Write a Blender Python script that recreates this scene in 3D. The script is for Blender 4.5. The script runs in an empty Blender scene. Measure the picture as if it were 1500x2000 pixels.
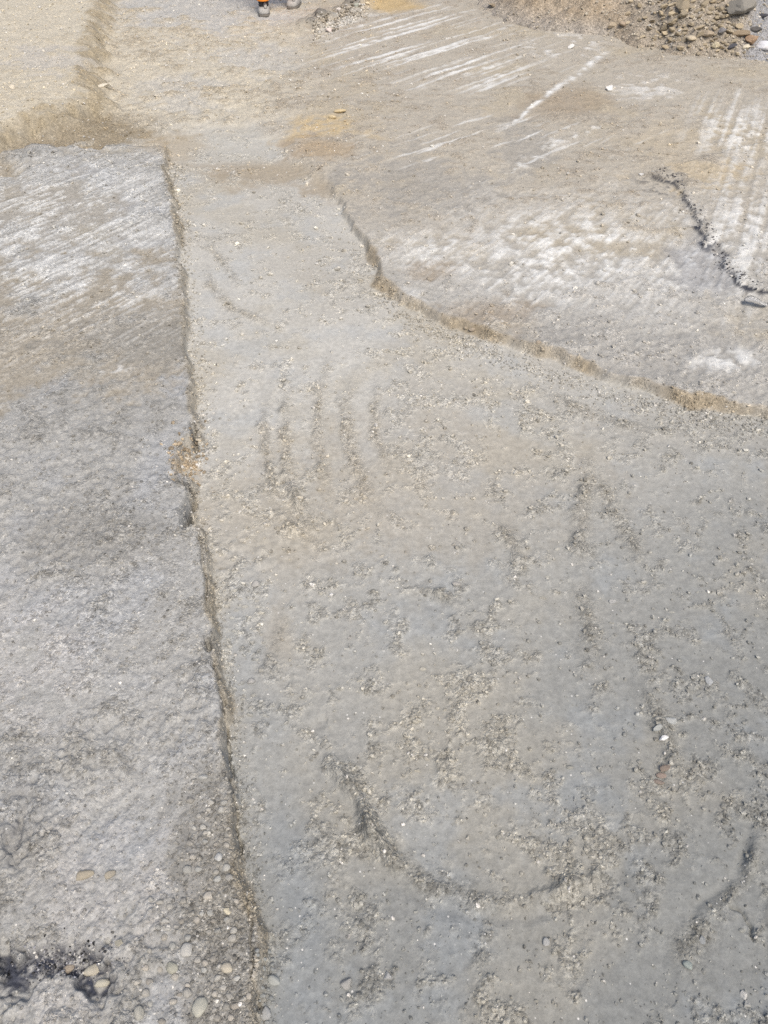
import bpy, bmesh, math, random
import numpy as np
from mathutils import Vector, Matrix, Euler

rng = np.random.default_rng(7)
random.seed(7)
sc = bpy.context.scene
C = sc.collection

# ------------------------------------------------------------------ camera, sky, sun, exposure
CAM_H, PITCH, F = 1.75, math.radians(44.0), 1500.0      # eye height above trench floor; focal length for a 1500 x 2000 sheet
cam = bpy.data.cameras.new('camera')
cam.sensor_fit = 'VERTICAL'; cam.sensor_height = 36.0; cam.lens = 36.0 * F / 2000.0
cam.clip_start = 0.02; cam.clip_end = 2000.0
cam_ob = bpy.data.objects.new('camera', cam); C.objects.link(cam_ob)
cam_ob.location = (0, 0, CAM_H); cam_ob.rotation_euler = (math.pi / 2 - PITCH, 0, 0)
sc.camera = cam_ob

SUN_EL, SUN_AZ = math.radians(58), math.radians(158)    # azimuth from +Y towards +X
world = bpy.data.worlds.new('World'); sc.world = world; world.use_nodes = True
wn = world.node_tree.nodes; wl = world.node_tree.links
sky = wn.new('ShaderNodeTexSky'); sky.sky_type = 'NISHITA'; sky.sun_disc = False
sky.sun_elevation = SUN_EL; sky.sun_rotation = SUN_AZ
sky.air_density = 1.0; sky.dust_density = 4.0; sky.ozone_density = 1.0
wl.new(sky.outputs[0], wn['Background'].inputs[0]); wn['Background'].inputs[1].default_value = 0.105
sun = bpy.data.lights.new('sun', 'SUN'); sun.energy = 1.9; sun.angle = math.radians(30); sun.color = (1.0, 0.93, 0.81)
sun_ob = bpy.data.objects.new('sun', sun); C.objects.link(sun_ob)
sdir = Vector((math.sin(SUN_AZ) * math.cos(SUN_EL), math.cos(SUN_AZ) * math.cos(SUN_EL), math.sin(SUN_EL)))
sun_ob.rotation_euler = (-sdir).to_track_quat('-Z', 'Y').to_euler(); sun_ob.location = sdir * 30
sc.view_settings.view_transform = 'Standard'; sc.view_settings.look = 'None'
sc.view_settings.exposure = 0.46; sc.view_settings.gamma = 1.0; sc.view_settings.use_curve_mapping = False
sc.cycles.use_denoising = False; sc.cycles.denoiser = 'OPENIMAGEDENOISE'; sc.cycles.denoising_input_passes = 'RGB_ALBEDO_NORMAL'; sc.cycles.denoising_prefilter = 'NONE'
sc.cycles.max_bounces = 5; sc.cycles.diffuse_bounces = 3

# ------------------------------------------------------------------ survey helpers (photo sheet -> plan of the site)
cp, sp = math.cos(PITCH), math.sin(PITCH)
def P(px, py, z=0.0):
    a, b = (px - 750.0) / F, (py - 1000.0) / F
    dy, dz = cp - b * sp, -sp - b * cp
    t = (z - CAM_H) / dz
    return Vector((a * t, dy * t, z))
def px_per_m(px, py, z=0.0):
    p = P(px, py, z)
    return F / (p.y * cp + (CAM_H - z) * sp)
def sheet(x, y, z=0.0):
    dep = y * cp + (CAM_H - z) * sp
    up = y * sp - (CAM_H - z) * cp
    return 750.0 + F * x / dep, 1000.0 - F * up / dep

# ------------------------------------------------------------------ noise
_pt = np.random.default_rng(3).permutation(4096).astype(np.int64)
_ga = np.random.default_rng(4).random(4096) * 2 * np.pi
_gx, _gy = np.cos(_ga), np.sin(_ga)
def _h(i, j, s): return _pt[(_pt[(i + s * 131) & 4095] + j * 57 + s * 17) & 4095]
def perlin(x, y, s=0):
    xi = np.floor(x).astype(np.int64); yi = np.floor(y).astype(np.int64)
    fx, fy = x - xi, y - yi
    u = fx * fx * fx * (fx * (fx * 6 - 15) + 10); v = fy * fy * fy * (fy * (fy * 6 - 15) + 10)
    def g(a, b):
        h = _h(xi + a, yi + b, s); return _gx[h] * (fx - a) + _gy[h] * (fy - b)
    n0 = g(0, 0) * (1 - u) + g(1, 0) * u; n1 = g(0, 1) * (1 - u) + g(1, 1) * u
    return (n0 * (1 - v) + n1 * v) * 1.5
def fbm(x, y, lam, octv=4, s=0, cell=None, gain=0.5, ridged=False):
    out = 0.0; amp = 1.0; tot = 0.0
    for o in range(octv):
        n = perlin(x / lam, y / lam, s + o * 7)
        if ridged: n = 1 - 2 * np.abs(n)
        w = amp
        if cell is not None: w = amp * np.clip((lam / cell - 1.6) / 1.6, 0, 1)
        out = out + n * w; tot += amp; amp *= gain; lam *= 0.5
    return out / tot
def sstep(a, b, x):
    t = np.clip((x - a) / (b - a), 0, 1); return t * t * (3 - 2 * t)
def worley(x, y, s=0):
    xi = np.floor(x).astype(np.int64); yi = np.floor(y).astype(np.int64)
    f1 = np.full(x.shape, 9.0); f2 = np.full(x.shape, 9.0); idc = np.zeros(x.shape, np.int64)
    for a in (-1, 0, 1):
        for b in (-1, 0, 1):
            h = _h(xi + a, yi + b, s)
            d = np.hypot(xi + a + 0.5 + 0.45 * _gx[h] - x, yi + b + 0.5 + 0.45 * _gy[(h * 3 + 11) & 4095] - y)
            c = d < f1
            f2 = np.where(c, f1, np.minimum(f2, d)); idc = np.where(c, h, idc); f1 = np.where(c, d, f1)
    return f1, f2, idc
def polydist(x, y, pts):
    """distance to a polyline, positive on its right-hand side (walking along it), and the arc parameter 0..1"""
    best = np.full(x.shape, 1e9); sgn = np.ones(x.shape); par = np.zeros(x.shape)
    n = len(pts) - 1
    for i in range(n):
        ax, ay = pts[i][0], pts[i][1]; bx, by = pts[i + 1][0], pts[i + 1][1]
        dx, dy = bx - ax, by - ay; L2 = dx * dx + dy * dy + 1e-12
        t = np.clip(((x - ax) * dx + (y - ay) * dy) / L2, 0, 1)
        d = np.hypot(x - ax - t * dx, y - ay - t * dy)
        s = np.where((dx * (y - ay) - dy * (x - ax)) < 0, 1.0, -1.0)
        c = d < best - 1e-9
        best = np.where(c, d, best); sgn = np.where(c, s, sgn); par = np.where(c, (i + t) / n, par)
    return best * sgn, par
def mix(a, b, m):
    m = np.asarray(m)[..., None]; return a * (1 - m) + np.asarray(b) * m

# ------------------------------------------------------------------ plan of the excavation (digitised outlines)
ZL, ZR, ZB = 0.044, 0.036, 0.15
LEFT = [P(*p, ZL) for p in [(318, 285), (322, 345), (337, 410), (345, 480), (352, 560), (358, 640), (366, 720), (373, 800), (378, 838), (352, 858), (338, 900), (332, 918),
        (360, 932), (373, 952), (364, 985), (362, 1012), (386, 1040), (398, 1100), (404, 1180), (406, 1245), (424, 1310), (434, 1390), (444, 1470),
        (454, 1560), (462, 1640), (474, 1720), (485, 1800), (491, 1900), (494, 2000), (496, 2150), (497, 2400)]]
RIGHT = [P(*p, ZR) for p in [(596, 262), (618, 300), (645, 340), (672, 390), (700, 440), (736, 488), (746, 540), (790, 578), (900, 624), (1050, 676), (1200, 726), (1350, 768),
         (1430, 785), (1500, 797), (1640, 815), (2100, 850)]]
BLOCK = [P(*p, ZB) for p in [(-700, 420), (-300, 310), (0, 232), (100, 204), (168, 180), (150, 148), (158, 100), (168, 50), (184, 0), (205, -60), (235, -120)]]
STEP = [P(*p, 0.08) for p in [(1270, 325), (1315, 345), (1330, 375), (1352, 405), (1383, 440), (1388, 462), (1378, 478), (1405, 488), (1415, 515), (1440, 540), (1475, 552), (1520, 560), (1700, 590)]]
BANKEND = [P(*p, ZL) for p in [(-500, 470), (-150, 400), (0, 342), (60, 318), (90, 296), (180, 279), (310, 276), (330, 276)]]
ARCS = [  # sheet polyline, ridge height, half-width (m)
    ([(694, 720), (674, 790), (680, 860), (698, 915), (722, 980), (770, 1030)], 0.010, 0.020),
    ([(572, 730), (556, 800), (556, 880), (570, 950), (600, 1010), (650, 1085)], 0.007, 0.018),
    ([(645, 690), (622, 780), (618, 860), (632, 930), (668, 990)], 0.005, 0.016),
    ([(528, 750), (514, 830), (520, 900), (540, 970), (585, 1035)], 0.004, 0.016),
    ([(740, 740), (730, 800), (738, 870), (765, 930)], 0.003, 0.016),
    ([(640, 1430), (660, 1500), (700, 1560), (735, 1630), (775, 1690), (850, 1742), (950, 1768), (1020, 1765), (1090, 1735), (1180, 1690)], 0.014, 0.016),
    ([(1142, 860), (1150, 930), (1135, 1000), (1132, 1070), (1150, 1130)], 0.006, 0.022),
    ([(1160, 900), (1190, 980), (1230, 1050), (1262, 1110)], 0.004, 0.024),
    ([(1130, 1130), (1150, 1230), (1160, 1330)], 0.006, 0.022),
    ([(1250, 1330), (1290, 1400), (1310, 1470), (1322, 1530)], 0.009, 0.016),
    ([(1480, 1620), (1470, 1680), (1448, 1730), (1415, 1765), (1375, 1790)], 0.010, 0.010),
    ([(398, 505), (415, 560), (450, 600), (500, 622), (540, 640)], 0.006, 0.018),
    ([(410, 480), (440, 520), (470, 560)], 0.005, 0.016),
    ([(540, 1000), (580, 1035), (640, 1082)], 0.008, 0.014),
    ([(560, 1190), (540, 1240), (520, 1300), (510, 1340)], 0.006, 0.012),
    ([(960, 1020), (990, 1040), (1020, 1100)], 0.005, 0.02),
    ([(1010, 750), (1110, 790), (1210, 830), (1330, 850)], 0.006, 0.03),
    ([(800, 1150), (860, 1160), (900, 1190)], 0.007, 0.02),
    ([(1400, 1790), (1350, 1850), (1330, 1920)], 0.005, 0.02),
]
GROOVES = [([(373, 812), (377, 855)], 0.07, 0.008), ([(330, 918), (360, 933), (373, 950)], 0.06, 0.009), ([(372, 955), (363, 985), (361, 1018)], 0.09, 0.011),
           ([(404, 1238), (408, 1262)], 0.04, 0.006), ([(410, 1268), (425, 1318), (435, 1395), (446, 1500), (456, 1590), (464, 1668)], 0.026, 0.004), ([(476, 1725), (486, 1800), (492, 1900), (495, 2010)], 0.016, 0.004), ([(388, 1030), (392, 1075), (400, 1130), (404, 1175)], 0.02, 0.004),
           ([(1445, 1748), (1470, 1760), (1485, 1795), (1490, 1815)], 0.010, 0.003)]

def plan(x, y, cell):
    """height, soil colour, roughness-of-surface mask and zone for points of the site"""
    U0, V0 = sheet(x, y, 0.0)
    U1, V1 = sheet(x, y, 0.075)
    far = np.hypot(x, y)
    n_big = fbm(x, y, 1.3, 3, 1, cell); n_mid = fbm(x, y, 0.34, 4, 21, cell); n_sml = fbm(x, y, 0.085, 4, 41, cell); n_fin = fbm(x, y, 0.026, 3, 61, cell)
    rid = fbm(x, y, 0.12, 4, 81, cell, 0.55, True)
    jag = 0.034 * fbm(x, y, 0.22, 3, 91, cell) + 0.012 * fbm(x, y, 0.07, 3, 95, cell)
    f1, f2, cid = worley(x / 0.013 + 0.5 * n_sml, y / 0.013 + 0.5 * n_sml, 5); clod = np.clip((f2 - f1) * 1.8, 0, 1) * np.clip((0.013 / cell - 1.5), 0, 1)
    g1, g2, _ = worley(x / 0.05 + 0.6 * n_sml, y / 0.05, 9); lump = np.clip((g2 - g1) * 1.6, 0, 1) * np.clip((0.05 / cell - 1.5) / 1.5, 0, 1)
    def blob(cx, cy, rx, ry, k=0.55, bank=True, soft=0.5):
        U, V = (U1, V1) if bank else (U0, V0)
        r = np.hypot((U - cx) / rx, (V - cy) / ry) + k * n_mid * 1.6 + 1.0 * k * n_sml + 0.8 * k * n_fin
        return 1 - sstep(1 - soft, 1 + soft, r)
    def streak(p0, p1, ln, wd, s, z=0.075):
        a, b = P(*p0, z), P(*p1, z); d = (b - a).normalized()
        al = (x * d.x + y * d.y); ac = (-x * d.y + y * d.x)
        return perlin(al / ln, ac / wd, s) + 0.5 * perlin(al / (ln * 0.35), ac / (wd * 0.5), s + 3)

    # --- zones
    dL, tL = polydist(x, y, LEFT); dL = -dL + jag * 1.1            # positive towards the trench
    dL = np.where(y > LEFT[0].y, np.maximum(np.abs(dL), 0.0), dL)
    dE, _ = polydist(x, y, BANKEND); dE = dE + jag * 2           # positive on the near side of the bank's far edge
    dR, tR = polydist(x, y, RIGHT); dR = dR + jag * 1.3 + 0.012 * fbm(x, y, 0.09, 2, 97, cell)            # positive outside the bank
    dB, _ = polydist(x, y, BLOCK); dB = dB + jag * 3
    dS, tS = polydist(x, y, STEP); dS = -dS + 0.12 * n_mid + 0.06 * n_sml
    fadeR = sstep(P(0, 400).y, P(0, 300).y, y)
    wL = 0.7 * (0.7 + 0.3 * sstep(1.5, 3.0, y)) * (0.034 + 0.026 * np.clip(n_mid + 0.5, 0, 1.3) + 0.02 * np.exp(-((V0 - 880) / 60) ** 2))
    wR = 0.030 + 0.045 * np.clip(n_mid, 0, 1) + 0.25 * fadeR
    mL = (1 - sstep(0, 1, dL / wL)) * sstep(-0.40, 0.15, dE + 0.5 * n_mid + 0.2 * n_sml)
    # right bank mask, fading out at its far (top) end into the loose soil
    mR = 1 - sstep(0, 1, -(-dR) / wR)
    mR = np.where(y > RIGHT[0].y, sstep(-0.55, 0.15, x - RIGHT[0].x + 0.25 * n_mid), mR)
    mB = 1 - sstep(0, 1, dB / (0.22 + 0.10 * n_mid))
    mS = sstep(-0.05, 0.05, dS) * mR * (tS > 0.001)
    faceL = sstep(-0.012, 0.004, dL) * (1 - sstep(0.7, 1.15, dL / wL)) * sstep(-0.05, 0.05, dE)
    faceR = sstep(-0.015, 0.005, dR) * (1 - sstep(0.8, 1.2, dR / wR)) * (1 - fadeR) * (x > P(596, 262).x - 0.1)
    faceB = sstep(-0.05, 0.02, dB) * (1 - sstep(0.12, 0.2, dB))
    floor = np.clip(1 - mL - mR - mB, 0, 1)

    pit = np.clip(-n_fin - 0.12, 0, 1) * np.clip(0.5 + 1.5 * n_mid, 0.1, 1.2)
    # --- rough (crumbly) versus smeared smooth
    rough = sstep(-0.06, 0.32, 0.50 * n_mid + 0.80 * n_sml + 0.30 * n_big + 0.35 * n_fin)
    ridge = np.zeros_like(x); arc_m = np.zeros_like(x)
    for pts, hgt, wdt in ARCS:
        w = [P(*q) for q in pts]
        d, t = polydist(x + 0.02 * n_sml, y + 0.02 * n_mid, w)
        e = np.exp(-(d / wdt) ** 2) * np.clip(np.minimum(t, 1 - t) * 3.5 + 0.05, 0, 1) * np.clip(0.75 + n_sml * 1.4, 0.1, 1.4)
        ridge += 1.7 * hgt * e * np.clip(0.85 + 2.2 * n_mid, 0.25, 1.3) - 0.35 * hgt * np.exp(-((d - 2.2 * wdt) / wdt) ** 2)
        arc_m = np.maximum(arc_m, np.exp(-(d / (wdt * 1.5)) ** 2) * np.clip(np.minimum(t, 1 - t) * 3.5, 0, 1))
    floor_rough = np.clip(np.maximum(rough * 0.85, arc_m * np.clip(0.8 + n_sml, 0, 1)), 0, 1)
    cobble = blob(465, 1085, 70, 48, 0.5, False)                # packed clods at the foot of the left bank
    # --- heights
    z_floor = 0.010 * n_big + 0.006 * n_mid + ridge + floor_rough * (0.0055 * n_sml + 0.0035 * clod * np.clip(n_fin + .6, 0, 1) + 0.0040 * lump * np.clip(0.3 + n_mid, 0, 1) + 0.0045 * n_fin - 0.007 * pit) + (1 - floor_rough) * (0.0020 * n_sml + 0.0018 * n_fin)
    z_floor += 0.006 * lump * cobble
    edge_f = sstep(P(0, 282).y, P(0, 245).y * 1.05, y + 0.25 * n_mid)           # loose soil spread beyond the end of the trench
    z_floor += edge_f * (0.02 + 0.024 * n_mid + 0.022 * n_sml + 0.012 * rid)
    calm = 0.25 + 0.6 * sstep(-0.22, 0.22, fbm(x, y, 0.45, 3, 171, cell)) * (1 - 0.5 * sstep(900, 600, V1))
    z_left = ZL + 0.018 * n_big + 0.013 * n_mid + 0.006 * rid * sstep(0.2, -0.3, n_big) * calm + 0.011 * n_sml * calm + 0.0085 * n_fin * calm + calm * 0.004 * clod * np.clip(.5 + n_fin, 0, 1) - calm * 0.013 * pit + 0.008 * calm * lump * np.clip(n_mid * 2, 0, 1)
    z_right = ZR + 0.020 * n_big + 0.010 * n_mid + 0.010 * n_sml + 0.004 * rid + 0.007 * n_fin - 0.010 * pit
    z_block = ZB + 0.03 * n_big + 0.02 * n_mid + 0.012 * n_sml
    # scrape grooves left by bucket teeth
    stL = np.maximum(streak((0, 560), (300, 418), 0.45, 0.030, 11), streak((0, 545), (300, 420), 0.16, 0.016, 15) - 0.12)
    stR = streak((650, 108), (960, 20), 2.4, 0.065, 12)
    stM = streak((860, 545), (1000, 440), 0.35, 0.022, 13)
    stS = streak((1395, 420), (1465, 205), 1.6, 0.042, 14)
    tread = np.sin((y * 1.0 + 0.35 * x) / 0.15 * 2 * np.pi + 4 * n_mid)
    aL = blob(130, 460, 300, 190) * mL
    aR = np.maximum(blob(800, 75, 200, 60), blob(900, 120, 140, 40)) * mR
    aM = np.maximum(np.maximum(blob(1110, 480, 260, 110, .8), 0.8 * blob(860, 470, 140, 40, .8)), 0.7 * blob(1290, 520, 110, 90, .9)) * mR
    aS = np.maximum(blob(1450, 450, 90, 130), blob(1450, 250, 85, 80)) * mR
    z_left = z_left + 0.003 * stL * aL
    z_right = z_right + 0.003 * stR * aR + 0.002 * stM * aM + aS * (0.004 * stS + 0.0025 * tread * np.clip(1 - cell / 0.05, 0, 1)) + 0.018 * mS
    # debris ridge at the far middle
    dD, tD = polydist(x, y, [P(610, 58), P(650, 42), P(700, 22), P(770, -8), P(850, -40)])
    z_deb = 0.07 * np.exp(-(dD / 0.16) ** 2) * np.clip(0.8 + 1.5 * n_mid + n_sml, 0, 2)
    gully = blob(70, 270, 200, 55)
    z = z_floor * floor + z_left * mL + z_right * mR * (1 - mL) + z_block * mB + z_deb * (1 - mL) + 0.0 * gully
    z = np.where(faceL > 0.05, z + faceL * (0.010 * n_sml + 0.006 * n_fin), z)
    z = np.where(faceR > 0.05, z + faceR * 0.004 * n_sml, z)
    z += 0.03 * gully * np.clip(n_mid + 0.3, 0, 1) * (1 - mB)
    z += 0.05 * blob(120, 258, 60, 16, 0.5, False) * (1 - mB)
    for pts, dep, wdt in GROOVES:
        d, t = polydist(x + 0.010 * n_fin, y + 0.008 * n_sml, [P(*q, 0.06) for q in pts])
        z -= dep * np.exp(-(d / wdt) ** 2) * np.clip(np.minimum(t, 1 - t) * 8 + 0.3, 0, 1)
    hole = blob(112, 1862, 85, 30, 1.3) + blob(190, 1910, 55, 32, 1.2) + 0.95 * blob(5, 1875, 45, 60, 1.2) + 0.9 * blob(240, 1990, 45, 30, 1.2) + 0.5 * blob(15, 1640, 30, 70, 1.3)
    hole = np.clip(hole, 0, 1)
    z -= (0.022 + 0.02 * n_sml + 0.02 * n_fin) * sstep(0.1, 0.9, hole) * mL
    # near right corner: the foot of the next bank
    corner, _ = polydist(x, y, [P(1462, 2150), P(1474, 1990), P(1482, 1900), P(1492, 1780), P(1512, 1700), P(1545, 1620), P(1600, 1520), P(1660, 1430), P(1760, 1300), P(1950, 1130), P(2400, 930)])
    corner = sstep(-0.01, 0.05, corner + 1.6 * jag + 0.03 * n_mid)
    z += (0.018 + 0.010 * n_sml + 0.006 * n_fin) * corner * floor * (V0 > 900)

    # --- soil colours (albedo)
    one = np.ones(x.shape + (1,))
    near_shade = sstep(3.0, 0.15, y + 0.35 * n_big - 0.7 * (x - 0.25))       # blue-grey clay, with light falloff towards the near right painted into its colour
    smooth_c = mix(one * np.array([0.475, 0.460, 0.432]), (0.240, 0.243, 0.238), near_shade)
    crumb_c = mix(one * np.array([0.412, 0.392, 0.355]), (0.222, 0.220, 0.208), near_shade)
    warm = sstep(-0.15, 0.35, n_big + 0.3 * n_mid) * (1 - near_shade)
    smooth_c = mix(smooth_c, (0.385, 0.355, 0.310), 0.55 * warm)
    fm = np.clip(floor_rough + 0.25 * n_fin, 0, 1)
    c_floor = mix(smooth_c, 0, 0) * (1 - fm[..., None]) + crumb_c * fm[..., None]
    dust = sstep(-0.05, 0.30, fbm(x, y, 0.62, 5, 181, cell, 0.6)) * (1 - 0.45 * near_shade)
    c_floor = mix(c_floor, (0.405, 0.370, 0.308), 0.5 * dust)
    c_floor = mix(c_floor, mix(one * np.array([0.300, 0.272, 0.228]), (0.195, 0.190, 0.175), near_shade), 0.55 * np.clip(arc_m * np.clip(0.8 + 1.2 * n_sml + .5 * n_fin, 0, 1), 0, 1))
    bluep = sstep(0.02, 0.34, fbm(x, y, 0.30, 5, 131, cell, 0.6)) * (1 - 0.7 * fm)
    c_floor = mix(c_floor, mix(one * np.array([0.400, 0.412, 0.424]), (0.275, 0.298, 0.322), near_shade), 0.42 * bluep)
    for b in (blob(850, 960, 260, 120, 0.6, False), blob(560, 1040, 170, 120, 0.6, False) * .8, blob(545, 1250, 26, 60, .5, False)):
        c_floor = mix(c_floor, (0.375, 0.320, 0.245), 0.24 * b)
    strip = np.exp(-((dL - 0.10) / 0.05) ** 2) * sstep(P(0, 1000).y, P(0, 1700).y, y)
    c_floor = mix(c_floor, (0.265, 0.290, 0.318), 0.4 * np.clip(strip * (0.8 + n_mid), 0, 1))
    tan = np.clip(edge_f + 0.0, 0, 1)
    tan_c = mix(one * np.array([0.500, 0.455, 0.378]), (0.395, 0.346, 0.272), np.clip(rough, 0, 1))
    c_floor = c_floor * (1 - tan[..., None]) + tan_c * tan[..., None]
    for b in (blob(400, 20, 170, 36, .9, False), .7 * blob(505, 115, 80, 26, 1.1, False), .6 * blob(360, 185, 60, 28, 1.1, False), blob(560, 40, 60, 20, .9, False) * .5):
        c_floor = mix(c_floor, (0.430, 0.420, 0.408), 0.85 * b)
    for b in (blob(520, 340, 120, 24, .6, False), blob(640, 345, 50, 50, .6, False)):
        c_floor = mix(c_floor, (0.330, 0.270, 0.195), 0.7 * b)
    c_floor = mix(c_floor, (0.455, 0.440, 0.405), 0.5 * blob(470, 290, 120, 28, .5, False))
    # left bank
    c_left = mix(one * np.array([0.372, 0.364, 0.352]), (0.280, 0.271, 0.256), sstep(-0.12, 0.42, 0.6 * n_mid + 0.8 * n_sml + 0.5 * n_fin))
    c_left = mix(c_left, (0.368, 0.376, 0.396), 0.5 * sstep(0.05, 0.45, fbm(x, y, 0.3, 4, 141, cell)))
    c_left = mix(c_left, (0.345, 0.305, 0.235), 0.5 * sstep(0.1, 0.5, fbm(x, y, 0.4, 3, 151, cell)) * sstep(900, 500, V1))
    c_left = mix(c_left, (0.325, 0.282, 0.220), 0.72 * np.clip(blob(140, 640, 260, 110, .9) + .6 * blob(60, 400, 120, 60, 1), 0, 1))
    c_left = mix(c_left, (0.240, 0.232, 0.218), 0.6 * blob(270, 650, 130, 40, .9))
    c_left = mix(c_left, (0.66, 0.655, 0.645), 0.75 * aL * sstep(-0.15, 0.75, stL + 0.8 * n_fin + 0.9 * n_sml + 0.9 * n_mid))
    c_left = mix(c_left, (0.66, 0.65, 0.64), 0.7 * blob(210, 708, 40, 9) * sstep(-.1, .3, n_sml + n_fin))
    c_left = mix(c_left, (0.235, 0.222, 0.200), 0.65 * blob(420, 1800, 90, 300, .5))
    c_left = mix(c_left, (0.245, 0.235, 0.220), 0.55 * np.clip(blob(180, 1030, 130, 60) + blob(40, 1600, 60, 130), 0, 1))
    c_left = mix(c_left, (0.445, 0.430, 0.425), 0.55 * np.clip(blob(200, 1720, 180, 150) + blob(60, 1280, 130, 150) + blob(60, 1960, 150, 60), 0, 1) * sstep(-.35, .2, n_sml + .5 * n_mid))
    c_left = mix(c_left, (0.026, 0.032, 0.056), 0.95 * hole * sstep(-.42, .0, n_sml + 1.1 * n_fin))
    # right bank
    c_right = mix(one * np.array([0.415, 0.378, 0.325]), (0.335, 0.296, 0.246), rough)
    c_right = mix(c_right, (0.385, 0.376, 0.362), sstep(300, 620, V1) * 0.75)
    c_right = mix(c_right, (0.410, 0.355, 0.270), 0.6 * sstep(0.0, 0.4, fbm(x, y, 0.7, 6, 161, cell, 0.62)))
    c_right = mix(c_right, (0.290, 0.278, 0.265), 0.5 * np.clip(blob(1030, 270, 60, 35, 1.2) + blob(820, 350, 120, 50, 1.2) + blob(1060, 640, 130, 20) + .7 * blob(1330, 700, 150, 50), 0, 1))
    c_right = mix(c_right, (0.300, 0.235, 0.165), 0.55 * np.clip(blob(845, 515, 45, 18) + blob(960, 600, 90, 30) + blob(1110, 190, 80, 30), 0, 1))
    c_right = mix(c_right, (0.47, 0.385, 0.265), 0.65 * np.clip(blob(1385, 325, 60, 24, 1.2) + .4 * blob(1330, 280, 90, 40, 1.2), 0, 1))
    chalk = np.clip(aR * sstep(0.0, 0.6, stR + .5 * n_sml + .5 * n_fin) + 0.95 * aM * (0.3 * sstep(-0.5, 0.3, n_mid + n_sml) + 0.7 * sstep(-0.3, 0.55, 0.45 * stM + 0.9 * n_sml + 0.7 * n_mid + 1.1 * n_fin)) + 0.75 * aS * sstep(-0.3, 0.6, 0.7 * stS + 1.1 * n_sml + 1.2 * n_fin + 0.6 * n_mid), 0, 1)
    chalk = np.maximum(chalk, 0.8 * blob(960, 265, 230, 40) * sstep(0.35, 0.8, streak((960, 320), (1180, 235), 0.8, 0.05, 17)))
    chalk = np.maximum(chalk, 0.9 * blob(1100, 80, 90, 30) * sstep(0.0, 0.45, n_mid + n_sml))
    chalk = np.maximum(chalk, 0.6 * blob(1270, 160, 100, 35) * sstep(0.0, 0.4, n_mid + n_sml))
    dl, tl = polydist(x + 0.03 * n_mid, y, [P(972, 248, .07), P(1060, 186, .07), P(1120, 140, .07), P(1195, 88, .07)])
    chalk = np.maximum(chalk, np.exp(-(dl / (0.016 + 0.02 * tl)) ** 2) * sstep(-0.45, 0.15, n_sml + n_fin + 0.4 * n_mid) * np.clip(np.minimum(tl, 1 - tl) * 9, 0.3, 1) * (tl > 0) * (tl < 1))
    dl2, tl2 = polydist(x + 0.03 * n_mid, y, [P(990, 325, .07), P(1090, 265, .07), P(1180, 240, .07)])
    chalk = np.maximum(chalk, 0.8 * np.exp(-(dl2 / 0.06) ** 2) * sstep(-0.1, 0.4, n_sml + n_fin + .5 * n_mid) * (tl2 > 0) * (tl2 < 1))
    chalk = np.maximum(chalk, 0.85 * blob(1420, 690, 65, 22, 0.6) * sstep(-0.35, 0.1, n_sml + .5 * n_fin))
    chalk = np.maximum(chalk, 0.7 * blob(790, 565, 55, 16, .6) * sstep(-.3, .3, n_sml))
    c_right = mix(c_right, (0.70, 0.698, 0.692), 0.9 * np.clip(chalk, 0, 1))
    # dark bituminous seam under the upper skin
    seam = np.exp(-(np.clip(-dS, 0, 9) / 0.014) ** 2) * (dS < 0.012) * sstep(0.0, 0.06, tS) * (0.45 + 0.9 * np.clip(n_mid + .6, 0, 1)) * (tS < 1)
    c_right = mix(c_right, (0.050, 0.052, 0.064), np.clip(1.1 * seam * sstep(-0.5, -0.05, n_sml + .3 * n_fin), 0, 1))
    c_right = mix(c_right, (0.085, 0.082, 0.082), 0.8 * blob(1300, 345, 50, 22, .7) * sstep(-0.05, 0.3, n_sml + n_fin))
    c_right = mix(c_right, (0.300, 0.305, 0.330), 0.5 * blob(1380, 500, 60, 60, .6) * (1 - mS))
    c_block = mix(one * np.array([0.520, 0.472, 0.390]), (0.450, 0.400, 0.318), rough)
    c_block = mix(c_block, (0.44, 0.42, 0.41), 0.45 * blob(110, 140, 70, 25, 1.1))
    c = c_floor * floor[..., None] + c_left * mL[..., None] + c_right * (mR * (1 - mL))[..., None] + c_block * mB[..., None]
    wsum = (floor + mL + mR * (1 - mL) + mB)[..., None]; c = c / np.maximum(wsum, 1e-3)
    gul = np.clip(blob(40, 290, 170, 50) + blob(170, 235, 140, 28), 0, 1) * (1 - mB) * (1 - mL)
    c = mix(c, (0.262, 0.210, 0.138), 0.85 * gul)
    c = mix(c, (0.315, 0.262, 0.182), np.clip(0.85 * faceB * np.clip(0.8 + n_sml + n_mid, 0, 1), 0, 1))
    c = mix(c, (0.300, 0.245, 0.172), np.clip(0.85 * faceR * sstep(P(0, 380).y, P(0, 500).y, y) * np.clip(0.65 + 1.3 * n_mid, 0.2, 1), 0, 1))
    c = mix(c, (0.300, 0.262, 0.204), np.clip(0.8 * faceL * np.clip(0.65 + 1.4 * n_mid, 0.2, 1), 0, 1))
    c = mix(c, (0.40, 0.310, 0.200), 0.75 * blob(365, 888, 24, 28, 1.0) * sstep(-.45, .1, n_sml + n_fin))
    c = mix(c, (0.50, 0.385, 0.225), 0.75 * blob(650, 238, 75, 20, 1.1) * sstep(-.5, .1, n_sml + n_fin))
    c = mix(c, (0.36, 0.265, 0.165), 0.6 * blob(620, 275, 60, 20, 0.6))
    c = mix(c, (0.46, 0.335, 0.165), 0.8 * blob(755, 2, 60, 14, 0.5))
    c = mix(c, (0.100, 0.098, 0.098), 0.75 * np.exp(-(dD / 0.13) ** 2) * (U0 < 705) * sstep(-0.2, 0.3, n_mid + n_sml))
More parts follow.
